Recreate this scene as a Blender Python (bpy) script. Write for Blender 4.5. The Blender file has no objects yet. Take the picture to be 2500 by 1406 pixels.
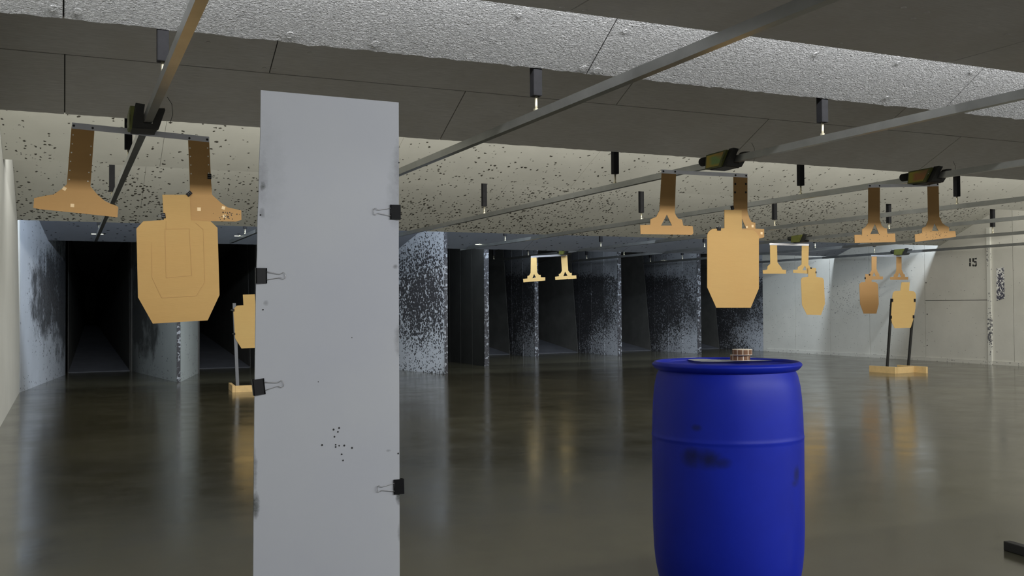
import bpy, bmesh, math, random
from mathutils import Vector, Matrix
from mathutils.geometry import tessellate_polygon
random.seed(7)
scene = bpy.context.scene
COL = scene.collection

# ------------------------------------------------------------------ camera
F, CX, CY, H = 2402.0, 1250.0, 703.0, 1.12
def _n(v): return Vector(v).normalized()
_Y = _n((160-CX, -(757-CY), F))
_X = _n((6543-CX, -(718-CY), F)); _X = (_X - _Y*_X.dot(_Y)).normalized()
_Z = _X.cross(_Y)
if _Z.y < 0: _Z = -_Z
RIGHT = Vector((_X.x, _Y.x, _Z.x)); UP = Vector((_X.y, _Y.y, _Z.y)); FWD = Vector((_X.z, _Y.z, _Z.z))
CAM = Vector((0, 0, H))
cd = bpy.data.cameras.new('camera'); cd.sensor_width = 36; cd.lens = F/2500*36; cd.clip_end = 200
cam = bpy.data.objects.new('camera', cd); COL.objects.link(cam)
m = Matrix.Identity(4)
for i in range(3):
    m[i][0] = RIGHT[i]; m[i][1] = UP[i]; m[i][2] = -FWD[i]; m[i][3] = CAM[i]
cam.matrix_world = m
scene.camera = cam
def on(px, py, ax, val):
    """point of the room seen at a pixel of the 2500x1406 photograph, on the plane axis=val"""
    r = RIGHT*(px-CX) + UP*(-(py-CY)) + FWD*F
    t = (val-CAM[ax])/r[ax]
    return CAM + r*t

# ------------------------------------------------------------------ world, lights, exposure
w = bpy.data.worlds.new('world'); scene.world = w; w.use_nodes = True
w.node_tree.nodes['Background'].inputs[0].default_value = (0.5, 0.52, 0.55, 1)
w.node_tree.nodes['Background'].inputs[1].default_value = 0.02
vs = scene.view_settings
vs.view_transform = 'Standard'; vs.look = 'None'; vs.gamma = 1.0; vs.use_curve_mapping = False
vs.exposure = 0.0
scene.render.film_transparent = False

WARM = (1.0, 0.975, 0.90); NEUT = (0.97, 0.98, 1.0); COOL = (0.78, 0.88, 1.0)
def strip(name, x0, x1, y, z, power, aim, size=0.12, col=NEUT, spread=180):
    ld = bpy.data.lights.new(name, 'AREA'); ld.shape = 'RECTANGLE'
    ld.size = x1-x0; ld.size_y = size; ld.energy = power; ld.color = col
    ld.spread = math.radians(spread)
    o = bpy.data.objects.new(name, ld); COL.objects.link(o)
    d = Vector((0, aim[0]-y, aim[1]-z)).normalized()
    zax = -d; xax = Vector((1, 0, 0)); yax = zax.cross(xax)
    mm = Matrix.Identity(4)
    for i in range(3):
        mm[i][0] = xax[i]; mm[i][1] = yax[i]; mm[i][2] = zax[i]
    mm[0][3] = (x0+x1)/2; mm[1][3] = y; mm[2][3] = z
    o.matrix_world = mm
    return o
# tubes of the range, one row behind each baffle that hides it
strip('tube_light', 1.2, 15.6, -1.2, 2.70, 460, (4.0, 1.2), 0.06, NEUT)          # behind the shield over the camera
strip('tube_light', -0.4, 15.6, 4.12, 3.03, 300, (6.0, 2.2), 0.05, NEUT)          # grazes the first white baffle
strip('tube_light', -0.4, 15.6, 8.35, 3.0, 260, (10.5, 1.5), 0.12, WARM)
strip('tube_light', -0.4, 15.6, 11.4, 3.05, 150, (14.0, 1.6), 0.12, WARM)
strip('tube_light', -0.4, 15.6, 14.0, 2.75, 280, (17.0, 0.0), 0.10, COOL)
strip('tube_light', 6.0, 15.6, 17.0, 2.8, 150, (18.6, 0.6), 0.10, COOL)
# unseen fill strip added to bounce light off the white wall behind the camera
strip('fill_light', 2.5, 15.6, -2.6, 2.62, 150, (-3.9, 1.0), 0.12, NEUT)

# ------------------------------------------------------------------ materials
def newmat(name):
    mt = bpy.data.materials.new(name); mt.use_nodes = True
    return mt, mt.node_tree, mt.node_tree.nodes['Principled BSDF']
def N(nt, t, **kw):
    n = nt.nodes.new(t)
    for k, v in kw.items(): setattr(n, k, v)
    return n
def L(nt, a, b): nt.links.new(a, b)
def val(nt, v):
    n = N(nt, 'ShaderNodeValue'); n.outputs[0].default_value = v; return n.outputs[0]
def mth(nt, op, a, b=None, c=None, clamp=False):
    n = N(nt, 'ShaderNodeMath', operation=op, use_clamp=clamp)
    for i, x in enumerate((a, b, c)):
        if x is None: continue
        if isinstance(x, (int, float)): n.inputs[i].default_value = x
        else: L(nt, x, n.inputs[i])
    return n.outputs[0]
def mixc(nt, fac, a, b):
    n = N(nt, 'ShaderNodeMix', data_type='RGBA')
    for s, x in ((n.inputs[0], fac), (n.inputs[6], a), (n.inputs[7], b)):
        if isinstance(x, (int, float)): s.default_value = x
        elif isinstance(x, tuple): s.default_value = (*x[:3], 1)
        else: L(nt, x, s)
    return n.outputs[2]
def ramp(nt, x, a, b, lo=0.0, hi=1.0):
    n = N(nt, 'ShaderNodeMapRange', clamp=True); L(nt, x, n.inputs[0])
    n.inputs[1].default_value = a; n.inputs[2].default_value = b
    n.inputs[3].default_value = lo; n.inputs[4].default_value = hi
    return n.outputs[0]
def pos(nt, scale=(1, 1, 1), rot=(0, 0, 0)):
    g = N(nt, 'ShaderNodeNewGeometry'); mp = N(nt, 'ShaderNodeMapping')
    mp.inputs['Scale'].default_value = scale; mp.inputs['Rotation'].default_value = rot
    L(nt, g.outputs['Position'], mp.inputs[0]); return mp.outputs[0]
def xyz(nt):
    g = N(nt, 'ShaderNodeNewGeometry'); s = N(nt, 'ShaderNodeSeparateXYZ'); L(nt, g.outputs['Position'], s.inputs[0])
    return s.outputs
def noise(nt, vec, scale, detail=3, rough=0.5, dist=0.0):
    n = N(nt, 'ShaderNodeTexNoise'); n.inputs['Scale'].default_value = scale
    n.inputs['Detail'].default_value = detail; n.inputs['Roughness'].default_value = rough
    n.inputs['Distortion'].default_value = dist; L(nt, vec, n.inputs['Vector']); return n.outputs['Fac']
def bump(nt, bs, h, strength=0.4, dist=0.01):
    b = N(nt, 'ShaderNodeBump'); b.inputs['Strength'].default_value = strength; b.inputs['Distance'].default_value = dist
    L(nt, h, b.inputs['Height']); L(nt, b.outputs[0], bs.inputs['Normal'])
def spot(nt, c, r, wob=None):
    """soft blob mask (1 at centre) around world point c with radii r"""
    s = xyz(nt); acc = None
    for i in range(3):
        d = mth(nt, 'DIVIDE', mth(nt, 'SUBTRACT', s[i], float(c[i])), float(r[i]))
        d = mth(nt, 'MULTIPLY', d, d); acc = d if acc is None else mth(nt, 'ADD', acc, d)
    if wob is not None: acc = mth(nt, 'ADD', acc, wob)
    return ramp(nt, acc, 0.0, 1.0, 1.0, 0.0)
def plain(name, col, rough=0.6, metal=0.0, var=0.08, vs_=8.0, spec=0.5, bmp=0.0):
    mt, nt, bs = newmat(name)
    p = pos(nt); f = noise(nt, p, vs_, 4, 0.6)
    dk = tuple(c*(1-var*2) for c in col); lt = tuple(min(1, c*(1+var*2)) for c in col)
    L(nt, mixc(nt, f, dk, lt), bs.inputs['Base Color'])
    bs.inputs['Roughness'].default_value = rough; bs.inputs['Metallic'].default_value = metal
    bs.inputs['Specular IOR Level'].default_value = spec
    if bmp: bump(nt, bs, noise(nt, p, 60, 4, 0.6), bmp, 0.003)
    return mt
def speckled(name, paint, chip, mask_fn, fine=30.0, rough=0.75, cell=18.0, stretch=(1, 1, 1), soot=None):
    """painted panel whose paint is chipped by fragments; mask_fn gives the density 0..1 over the room"""
    mt, nt, bs = newmat(name)
    p = pos(nt, stretch)
    v = N(nt, 'ShaderNodeTexVoronoi', feature='F1'); v.inputs['Scale'].default_value = cell
    v.inputs['Randomness'].default_value = 1.0
    wn = N(nt, 'ShaderNodeTexNoise'); wn.inputs['Scale'].default_value = fine; wn.inputs['Detail'].default_value = 2
    L(nt, p, wn.inputs['Vector'])
    ad = N(nt, 'ShaderNodeVectorMath', operation='MULTIPLY_ADD'); L(nt, wn.outputs['Color'], ad.inputs[0])
    ad.inputs[1].default_value = (0.045,)*3; L(nt, p, ad.inputs[2])
    L(nt, ad.outputs[0], v.inputs['Vector'])
    sep = N(nt, 'ShaderNodeSeparateColor'); L(nt, v.outputs['Color'], sep.inputs[0])
    dens = mask_fn(nt)
    # a cell shows a chip when its random value is below the density; the chip's size varies too
    has = mth(nt, 'LESS_THAN', sep.outputs[0], dens)
    rad = mth(nt, 'MULTIPLY_ADD', sep.outputs[1], 0.30, 0.12)
    rad = mth(nt, 'ADD', rad, mth(nt, 'MULTIPLY', ramp(nt, dens, 0.55, 1.0), 0.55))
    chipm = mth(nt, 'MULTIPLY', has, ramp(nt, mth(nt, 'SUBTRACT', rad, v.outputs['Distance']), 0.0, 0.05))
    big = noise(nt, pos(nt), 1.3, 5, 0.6)
    pc = mixc(nt, ramp(nt, big, 0.3, 0.75), tuple(c*0.86 for c in paint), paint)
    if soot is not None: pc = mixc(nt, soot(nt), pc, tuple(c*0.12 for c in paint))
    L(nt, mixc(nt, chipm, pc, chip), bs.inputs['Base Color'])
    bs.inputs['Roughness'].default_value = rough
    h = mth(nt, 'SUBTRACT', mth(nt, 'MULTIPLY', noise(nt, pos(nt), 90, 3, 0.6), 0.15), chipm)
    bump(nt, bs, h, 0.5, 0.003)
    return mt

M = {}
# floor: sealed polished concrete
mt, nt, bs = newmat('polished_concrete'); p = pos(nt)
a = noise(nt, p, 0.55, 6, 0.6, 0.4); b = noise(nt, p, 6.0, 6, 0.7); c = noise(nt, pos(nt, (1, 3, 1)), 30, 4, 0.6)
cc = mixc(nt, ramp(nt, a, 0.3, 0.7), (0.044, 0.040, 0.023), (0.072, 0.067, 0.042))
cc = mixc(nt, ramp(nt, b, 0.35, 0.75, 0, 0.45), cc, (0.042, 0.040, 0.032))
st = ramp(nt, noise(nt, p, 2.6, 3, 0.5), 0.66, 0.74, 0, 0.5)
cc = mixc(nt, st, cc, (0.05, 0.045, 0.032))
L(nt, cc, bs.inputs['Base Color'])
L(nt, ramp(nt, noise(nt, p, 1.7, 5, 0.65), 0.3, 0.75, 0.11, 0.23), bs.inputs['Roughness'])
bs.inputs['Specular IOR Level'].default_value = 0.9
hh = mth(nt, 'ADD', mth(nt, 'MULTIPLY', noise(nt, p, 3.0, 3, 0.5), 1.0), mth(nt, 'MULTIPLY', c, 0.06))
bump(nt, bs, hh, 0.05, 0.02)
M['floor'] = mt
# fibre board, bright side
mt, nt, bs = newmat('wood_fibre_board'); p = pos(nt, (1.0, 1.0, 1.0))
n1 = N(nt, 'ShaderNodeTexNoise', noise_type='RIDGED_MULTIFRACTAL') if hasattr(bpy.types.ShaderNodeTexNoise, 'noise_type') else N(nt, 'ShaderNodeTexNoise')
n1.inputs['Scale'].default_value = 42; n1.inputs['Detail'].default_value = 2.0; n1.inputs['Distortion'].default_value = 2.2
L(nt, pos(nt, (0.7, 1.6, 1.6)), n1.inputs['Vector'])
n2 = noise(nt, p, 70, 3, 0.6, 0.5)
L(nt, mixc(nt, n2, (0.58, 0.58, 0.58), (0.82, 0.82, 0.81)), bs.inputs['Base Color'])
bs.inputs['Roughness'].default_value = 0.95; bs.inputs['Specular IOR Level'].default_value = 0.1
bump(nt, bs, mth(nt, 'ADD', mth(nt, 'MULTIPLY', n1.outputs['Fac'], 0.6), mth(nt, 'MULTIPLY', n2, 0.35)), 1.0, 0.045)
M['fibre'] = mt
# unpainted baffle board, fine lengthwise grain
mt, nt, bs = newmat('brown_grey_board')
g1 = noise(nt, pos(nt, (3, 40, 40)), 3.0, 4, 0.6); g2 = noise(nt, pos(nt), 2.2, 5, 0.6)
cc = mixc(nt, g1, (0.40, 0.385, 0.36), (0.72, 0.70, 0.67))
cc = mixc(nt, ramp(nt, g2, 0.35, 0.7, 0, 0.5), cc, (0.46, 0.43, 0.38))
L(nt, cc, bs.inputs['Base Color']); bs.inputs['Roughness'].default_value = 0.85
bump(nt, bs, g1, 0.3, 0.004); M['board'] = mt
def dens_D(nt):
    s = xyz(nt)
    d1 = ramp(nt, s[1], 8.5, 14.4, 0.03, 0.75)
    d1 = mth(nt, 'MULTIPLY', d1, ramp(nt, s[1], 9.5, 11.0, 0.25, 1.0))
    patch = ramp(nt, noise(nt, pos(nt, (1, .6, .6)), 0.55, 3, 0.5), 0.42, 0.62, 0.35, 1.5)
    hot = mth(nt, 'ADD', mth(nt, 'MULTIPLY', spot(nt, (6.6, 13.6, 2.5), (1.6, 2.4, 2)), 0.42), 0)
    hot = mth(nt, 'ADD', hot, mth(nt, 'MULTIPLY', spot(nt, (11.5, 13.6, 2.5), (2.0, 2.4, 2)), 0.34))
    return mth(nt, 'MINIMUM', mth(nt, 'ADD', mth(nt, 'MULTIPLY', d1, patch), hot), 0.62)
M['cream'] = speckled('cream_paint', (0.67, 0.665, 0.60), (0.07, 0.065, 0.05), dens_D, cell=23, stretch=(1, 1.0, 1))
def dens_E(nt): return ramp(nt, noise(nt, pos(nt), 0.8, 3), 0.35, 0.7, 0.05, 0.4)
M['slate'] = speckled('slate_grey_paint', (0.27, 0.285, 0.32), (0.05, 0.05, 0.055), dens_E, cell=16)
def dens_wall(nt):
    s = xyz(nt)
    d = ramp(nt, s[1], 9.0, 17.5, 0.12, 0.30)
    return mth(nt, 'ADD', d, mth(nt, 'MULTIPLY', spot(nt, (15.75, 16.9, 1.25), (1, 1.2, 0.5)), 0.30), clamp=True)
M['wallR'] = speckled('beige_wall_paint', (0.63, 0.62, 0.56), (0.22, 0.215, 0.20), dens_wall, cell=24, stretch=(1, 1, 1.6))
M['wallL'] = plain('white_wall_paint', (0.70, 0.71, 0.68), 0.7, 0, 0.05, 1.5)
M['wall'] = plain('grey_wall_paint', (0.42, 0.42, 0.40), 0.8, 0, 0.06, 1.5)
# trap walls: white paint under lead splash and soot
def dens_part(nt):
    s = xyz(nt)
    hi = ramp(nt, s[2], 1.75, 2.15, 1.0, 0.22)
    lo = ramp(nt, s[2], 0.15, 1.0, 0.72, 1.0)
    n = ramp(nt, noise(nt, pos(nt), 1.5, 4, 0.6), 0.3, 0.7, -0.16, 0.12)
    back = ramp(nt, s[1], 19.6, 21.6, -0.10, 0.35)
    d = mth(nt, 'ADD', mth(nt, 'MULTIPLY', lo, 0.9), mth(nt, 'ADD', n, back))
    return mth(nt, 'MULTIPLY', d, hi, clamp=True)
def soot_part(nt):
    s = xyz(nt)
    back = ramp(nt, s[1], 19.8, 22.0, 0.10, 1.0)
    band = spot(nt, (0, 0, 1.35), (1e6, 1e6, 1.1))
    n = noise(nt, pos(nt), 1.2, 4, 0.6)
    d = mth(nt, 'MULTIPLY', band, mth(nt, 'MULTIPLY', ramp(nt, n, 0.25, 0.6), 1.1))
    return mth(nt, 'MAXIMUM', d, back, clamp=True)
M['splash'] = speckled('white_paint_with_lead_splash', (0.50, 0.53, 0.58), (0.03, 0.03, 0.033), dens_part, cell=30, soot=soot_part)
def dens_part2(nt):
    s = xyz(nt); n = noise(nt, pos(nt), 1.6, 4, 0.6)
    b = spot(nt, (5.6, 16.3, 1.35), (0.8, 2.0, 1.25))
    lo = ramp(nt, s[2], 0.0, 0.3, 0.30, 0.0)
    base = mth(nt, 'MULTIPLY', spot(nt, (5.6, 16, 1.2), (1.2, 5, 2.6)), 0.52)
    return mth(nt, 'ADD', mth(nt, 'ADD', mth(nt, 'MULTIPLY', b, 0.42), base), mth(nt, 'ADD', lo, mth(nt, 'MULTIPLY', n, 0.14)), clamp=True)
def soot_part2(nt):
    n = noise(nt, pos(nt), 3, 4, 0.6)
    return mth(nt, 'MULTIPLY', spot(nt, (5.28, 17.2, 1.2), (0.22, 0.9, 0.65), mth(nt, 'MULTIPLY', n, 0.3)), 0.75)
M['splash2'] = speckled('white_paint_with_dense_chips', (0.52, 0.55, 0.60), (0.035, 0.035, 0.04), dens_part2, cell=28, soot=soot_part2)
def dens_L(nt):
    s = xyz(nt)
    return mth(nt, 'ADD', mth(nt, 'MULTIPLY', spot(nt, (0, 17.6, 1.4), (9, 2.4, 1.4)), 0.75), ramp(nt, s[2], 0.0, 0.25, 0.35, 0.03), clamp=True)
def soot_L(nt):
    n = noise(nt, pos(nt), 2.6, 6, 0.7)
    wb_ = mth(nt, 'MULTIPLY', mth(nt, 'SUBTRACT', n, 0.42), 2.4)
    a = mth(nt, 'MAXIMUM', spot(nt, (-0.2, 17.0, 1.35), (9, 1.6, 0.85), wb_), spot(nt, (-0.1, 18.5, 1.35), (9, 1.5, 1.35), wb_))
    a = ramp(nt, a, 0.0, 0.55)
    return mth(nt, 'MAXIMUM', mth(nt, 'MULTIPLY', a, 0.95), ramp(nt, xyz(nt)[1], 18.3, 19.4, 0.0, 1.0))
M['splashL'] = speckled('pale_paint_with_soot_smear', (0.46, 0.50, 0.56), (0.045, 0.045, 0.05), dens_L, cell=24, soot=soot_L)
def soot_1(nt):
    n = noise(nt, pos(nt), 2.2, 4, 0.6)
    return mth(nt, 'MAXIMUM', mth(nt, 'MULTIPLY', ramp(nt, spot(nt, (1.3, 18.6, 1.3), (0.9, 2.0, 1.5), mth(nt, 'MULTIPLY', mth(nt, 'SUBTRACT', n, 0.42), 2.4)), 0.0, 0.6), 0.9), ramp(nt, xyz(nt)[1], 18.4, 19.4, 0.0, 1.0))
def dens_1(nt):
    n = noise(nt, pos(nt), 1.8, 4, 0.6); s = xyz(nt)
    return mth(nt, 'ADD', mth(nt, 'MULTIPLY', ramp(nt, n, 0.4, 0.7), 0.25), ramp(nt, s[2], 0.0, 0.25, 0.3, 0.03), clamp=True)
M['splash1'] = speckled('grey_green_paint_with_soot', (0.36, 0.39, 0.38), (0.04, 0.04, 0.045), dens_1, cell=24, soot=soot_1)
M['soot0'] = plain('soot_black_board', (0.03, 0.03, 0.028), 0.8, 0, 0.2, 3, 0.2)
M['soot'] = plain('soot_black_steel', (0.08, 0.08, 0.075), 0.85, 0, 0.2, 3, 0.2)
M['ramp'] = plain('dusty_dark_steel', (0.10, 0.105, 0.12), 0.7, 0, 0.2, 3, 0.3)
def dens_edge(nt): return val(nt, 0.93)
M['edge'] = speckled('chipped_edge_strip', (0.26, 0.275, 0.30), (0.03, 0.03, 0.035), dens_edge, cell=24)
def dens_strip(nt):
    s = xyz(nt)
    a = mth(nt, 'MAXIMUM', spot(nt, (15.7, 13.0, 0.65), (1, 1, 0.75)), mth(nt, 'MULTIPLY', spot(nt, (15.7, 13.0, 2.0), (1, 1, 0.28)), 0.8))
    return mth(nt, 'MULTIPLY', a, 0.85)
M['strip'] = speckled('white_strip_with_grey_chips', (0.70, 0.70, 0.64), (0.12, 0.12, 0.13), dens_strip, cell=26)
def dens_patch(nt): return ramp(nt, xyz(nt)[2], 1.2, 1.8, 0.95, 0.8)
M['patch'] = speckled('peeled_patch', (0.85, 0.85, 0.82), (0.07, 0.07, 0.10), dens_patch, cell=34)
# cardboard
def cardboard(name, c0, bits=0.0):
    mt, nt, bs = newmat(name)
    g = noise(nt, pos(nt, (0.6, 1, 5)), 9, 4, 0.6); g2 = noise(nt, pos(nt), 3, 4, 0.5)
    cc = mixc(nt, g, tuple(c*0.9 for c in c0), c0)
    cc = mixc(nt, ramp(nt, g2, 0.3, 0.8, 0, 0.35), cc, tuple(c*k for c, k in zip(c0, (0.92, 0.80, 0.68))))
    L(nt, cc, bs.inputs['Base Color']); bs.inputs['Roughness'].default_value = 0.75
    bump(nt, bs, noise(nt, pos(nt, (1, 1, 12)), 25, 2, 0.5), 0.15, 0.002)
    return mt
M['card'] = cardboard('tan_cardboard', (0.40, 0.245, 0.076))
M['card_hanger'] = cardboard('brown_cardboard', (0.36, 0.205, 0.066))
M['card_shaded'] = cardboard('shaded_cardboard', (0.30, 0.16, 0.05))  # hanging cards beside the right wall, their shade put into the colour
M['card_far'] = cardboard('pale_tan_cardboard', (0.54, 0.37, 0.14))
M['paster'] = plain('beige_paster', (0.68, 0.50, 0.27), 0.7, 0, 0.04)
M['groove'] = plain('pressed_cardboard', (0.36, 0.21, 0.07), 0.8, 0, 0.03)
M['black'] = plain('black_painted_steel', (0.014, 0.014, 0.013), 0.45, 0, 0.1, 8)
M['blackm'] = plain('matt_black', (0.018, 0.018, 0.017), 0.7, 0, 0.1, 8, 0.3)
M['sleeve'] = plain('black_rubber_sleeve', (0.014, 0.014, 0.016), 0.75, 0, 0.25, 30, 0.25)
M['galv'] = plain('galvanised_steel', (0.42, 0.43, 0.42), 0.30, 0.85, 0.14, 5)
M['alu'] = plain('aluminium', (0.55, 0.55, 0.58), 0.38, 0.8, 0.05, 12)
M['zinc'] = plain('zinc_rod', (0.80, 0.74, 0.55), 0.35, 0.8, 0.05, 12)
M['wire'] = plain('nickel_wire', (0.35, 0.35, 0.35), 0.35, 0.9, 0.03, 12)
M['clip'] = plain('black_clip_steel', (0.005, 0.005, 0.006), 0.5, 0, 0.05, 12, 0.2)
M['olive'] = plain('olive_plastic', (0.12, 0.13, 0.03), 0.5, 0, 0.2, 12)
M['pine'] = plain('pine_lumber', (0.68, 0.48, 0.22), 0.65, 0, 0.12, 9, bmp=0.2)
M['pole'] = plain('dull_grey_steel', (0.16, 0.17, 0.19), 0.5, 0.3, 0.1, 8)
M['paper'] = plain('white_paper', (0.86, 0.86, 0.82), 0.7, 0, 0.03)
M['brownsq'] = plain('brown_paster', (0.42, 0.23, 0.125), 0.7, 0, 0.15, 40)
M['rollcore'] = plain('cream_backing_paper', (0.92, 0.80, 0.60), 0.7, 0, 0.04)
M['numblack'] = plain('black_stencil_paint', (0.02, 0.02, 0.02), 0.7, 0, 0.05)
M['hole'] = plain('dark_hole', (0.03, 0.03, 0.03), 0.9, 0, 0.05)
M['dark'] = plain('dark_backing', (0.05, 0.048, 0.042), 0.9, 0, 0.05)
M['cap'] = plain('grey_plug', (0.5, 0.5, 0.49), 0.6, 0, 0.05)
M['punch'] = plain('pale_punch_hole', (0.75, 0.74, 0.68), 0.5, 0, 0.03)  # pale disc for a punch hole, the bright ceiling behind put into its colour
# carriage sticker: yellow, orange and green worn label
def sticker_mat(name, c1, c2, c3):
    mt, nt, bs = newmat(name)
    tc = N(nt, 'ShaderNodeTexCoord'); sp = N(nt, 'ShaderNodeSeparateXYZ'); L(nt, tc.outputs['Generated'], sp.inputs[0])
    n = noise(nt, pos(nt), 14, 3)
    r = mth(nt, 'SUBTRACT', 1.0, sp.outputs[1])
    q = mth(nt, 'ADD', r, mth(nt, 'MULTIPLY', n, 0.15))
    q2 = mth(nt, 'ADD', sp.outputs[2], mth(nt, 'MULTIPLY', n, 0.15))
    a = mth(nt, 'MULTIPLY', ramp(nt, q, 0.25, 0.42), ramp(nt, q2, 0.1, 0.3))
    a = mth(nt, 'MULTIPLY', a, ramp(nt, q2, 0.8, 0.95, 1, 0))
    cc = mixc(nt, a, c1, c2)
    cc = mixc(nt, ramp(nt, mth(nt, 'ADD', r, q2), 1.25, 1.8), cc, c3)
    L(nt, cc, bs.inputs['Base Color']); bs.inputs['Roughness'].default_value = 0.45
    return mt
M['stick1'] = sticker_mat('green_yellow_label', (0.50, 0.36, 0.03), (0.22, 0.36, 0.10), (0.42, 0.24, 0.05))
M['stick2'] = sticker_mat('orange_yellow_label', (0.40, 0.34, 0.03), (0.42, 0.18, 0.05), (0.26, 0.14, 0.05))
M['stick3'] = M['olive']

# ------------------------------------------------------------------ mesh helpers
def link_mesh(name, bm, mat, parent=None, smooth=False):
    bmesh.ops.recalc_face_normals(bm, faces=bm.faces)
    me = bpy.data.meshes.new(name); bm.to_mesh(me); bm.free()
    if smooth:
        for f in me.polygons: f.use_smooth = True
    me.materials.append(mat)
    o = bpy.data.objects.new(name, me); COL.objects.link(o)
    if parent is not None: adopt(o, parent)
    return o
def wloc(o):
    v = Vector(o.location)
    while o.parent is not None:
        o = o.parent
        if o.get('_o') is not None: return Vector(o['_o'])
    return v
def adopt(o, parent):
    # children are built in room coordinates; only root empties have an offset
    root = parent
    while root.parent is not None: root = root.parent
    o.parent = parent
    if parent is root:
        o.matrix_parent_inverse = Matrix.Translation(-Vector(root.location))
    return o
def origin(o, p):
    """move a mesh's origin to p (room coordinates) before it is parented or used"""
    p = Vector(p); o.data.transform(Matrix.Translation(-p)); o.location = p
def thing(name, label, cat, loc, group=None, kind=None):
    e = bpy.data.objects.new(name, None); COL.objects.link(e); e.empty_display_size = 0.05
    e.location = loc
    tag(e, label, cat, group, kind); return e
def tag(o, label=None, cat=None, group=None, kind=None):
    if label: o['label'] = label
    if cat: o['category'] = cat
    if group: o['group'] = group
    if kind: o['kind'] = kind
    return o
def box_bm(bm, c, s, rot=None):
    """c centre, s full sizes, rot 3x3 matrix"""
    vs_ = []
    for i in (-1, 1):
        for j in (-1, 1):
            for k in (-1, 1):
                v = Vector((i*s[0]/2, j*s[1]/2, k*s[2]/2))
                if rot is not None: v = rot @ v
                vs_.append(bm.verts.new(Vector(c)+v))
    for f in ((0,1,3,2),(4,6,7,5),(0,4,5,1),(2,3,7,6),(0,2,6,4),(1,5,7,3)):
        bm.faces.new([vs_[i] for i in f])
def bevel_all(bm, w, seg=2):
    bmesh.ops.bevel(bm, geom=bm.edges[:], offset=w, segments=seg, affect='EDGES', profile=0.7)
def box(name, c, s, mat, parent=None, rot=None, bev=0.0):
    bm = bmesh.new(); box_bm(bm, c, s, rot)
    if bev: bevel_all(bm, bev)
    return link_mesh(name, bm, mat, parent)
def prism_bm(bm, outer, d, holes=()):
    """outline (3-D points in a plane) extruded along vector d, with holes"""
    loops = [list(map(Vector, outer))] + [list(map(Vector, h)) for h in holes]
    tris = tessellate_polygon(loops); flat = [p for l in loops for p in l]
    d = Vector(d)
    a = [bm.verts.new(p) for p in flat]; b = [bm.verts.new(p+d) for p in flat]
    for t in tris:
        try:
            bm.faces.new([a[i] for i in t]); bm.faces.new([b[i] for i in reversed(t)])
        except ValueError: pass
    i0 = 0
    for l in loops:
        n = len(l)
        for i in range(n):
            j = (i+1) % n
            bm.faces.new([a[i0+i], a[i0+j], b[i0+j], b[i0+i]])
        i0 += n
def prism(name, outer, d, mat, parent=None, holes=()):
    bm = bmesh.new(); prism_bm(bm, outer, d, holes); return link_mesh(name, bm, mat, parent)
def tube_bm(bm, pts, r, seg=8, cap=True):
    pts = [Vector(p) for p in pts]; rings = []
    prev = None
    for i, p in enumerate(pts):
        t = (pts[min(i+1, len(pts)-1)] - pts[max(i-1, 0)]).normalized()
        if prev is None:
            u = t.orthogonal().normalized()
        else:
            u = (prev - t*prev.dot(t)).normalized()
        prev = u; v = t.cross(u)
        rr = r[i] if isinstance(r, (list, tuple)) else r
        rings.append([bm.verts.new(p + (u*math.cos(k*2*math.pi/seg)+v*math.sin(k*2*math.pi/seg))*rr) for k in range(seg)])
    for a, b in zip(rings, rings[1:]):
        for k in range(seg): bm.faces.new([a[k], a[(k+1) % seg], b[(k+1) % seg], b[k]])
    if cap:
        bm.faces.new(list(reversed(rings[0]))); bm.faces.new(rings[-1])
def tube(name, pts, r, mat, parent=None, seg=10, smooth=True):
    bm = bmesh.new(); tube_bm(bm, pts, r, seg); return link_mesh(name, bm, mat, parent, smooth)
def disc(name, p, nrm, r, h, mat, parent=None, seg=12):
    p = Vector(p); nrm = Vector(nrm).normalized()
    return tube(name, [p, p+nrm*h], r, mat, parent, seg, False)

X0, X1, YB, YE, ZT = -0.57, 15.75, -4.0, 27.0, 3.45
# ------------------------------------------------------------------ shell
o = box('floor', ((X0+X1)/2, (YB+YE)/2, -0.1), (X1-X0+0.8, YE-YB+0.4, 0.2), M['floor']); tag(o, kind='structure')
ceil = box('ceiling', ((X0+X1)/2, (YB+YE)/2, ZT+0.1), (X1-X0+0.8, YE-YB+0.4, 0.2), M['wall']); tag(ceil, kind='structure')
o = box('wall_back', ((X0+X1)/2, YB-0.1, ZT/2), (X1-X0+0.8, 0.2, ZT), M['wallL']); tag(o, kind='structure')
o = box('wall_front', ((X0+X1)/2, YE+0.1, ZT/2), (X1-X0+0.8, 0.2, ZT), M['soot']); tag(o, kind='structure')
# left wall: straight white wall, then the panel that turns in towards the first trap
wl = box('wall_left', (X0-0.12, (YB+YE)/2, ZT/2), (0.2, YE-YB, ZT), M['dark']); tag(wl, kind='structure')
box('wall_panel', (X0-0.01, (YB+15.05)/2, ZT/2), (0.02, 15.05-YB, ZT), M['wallL'], wl)
def quadwall(name, pts, zt, mat, parent=None, th=0.03, side=1):
    """upright sheet following plan points"""
    bm = bmesh.new()
    for a, b in zip(pts, pts[1:]):
        a = Vector((*a, 0)); b = Vector((*b, 0)); t = (b-a).normalized(); n = Vector((t.y, -t.x, 0))*side
        c = [a, b, b+n*th, a+n*th]
        prism_bm(bm, c, (0, 0, zt))
    return link_mesh(name, bm, mat, parent)
quadwall('splay_panel', [(-0.56, 15.07), (0.0, 18.74)], 2.95, M['splashL'], wl, 0.03, -1)
quadwall('trap_side_panel', [(0.0, 18.75), (0.0, 26.9)], 2.95, M['soot'], wl, 0.03, -1)
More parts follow.
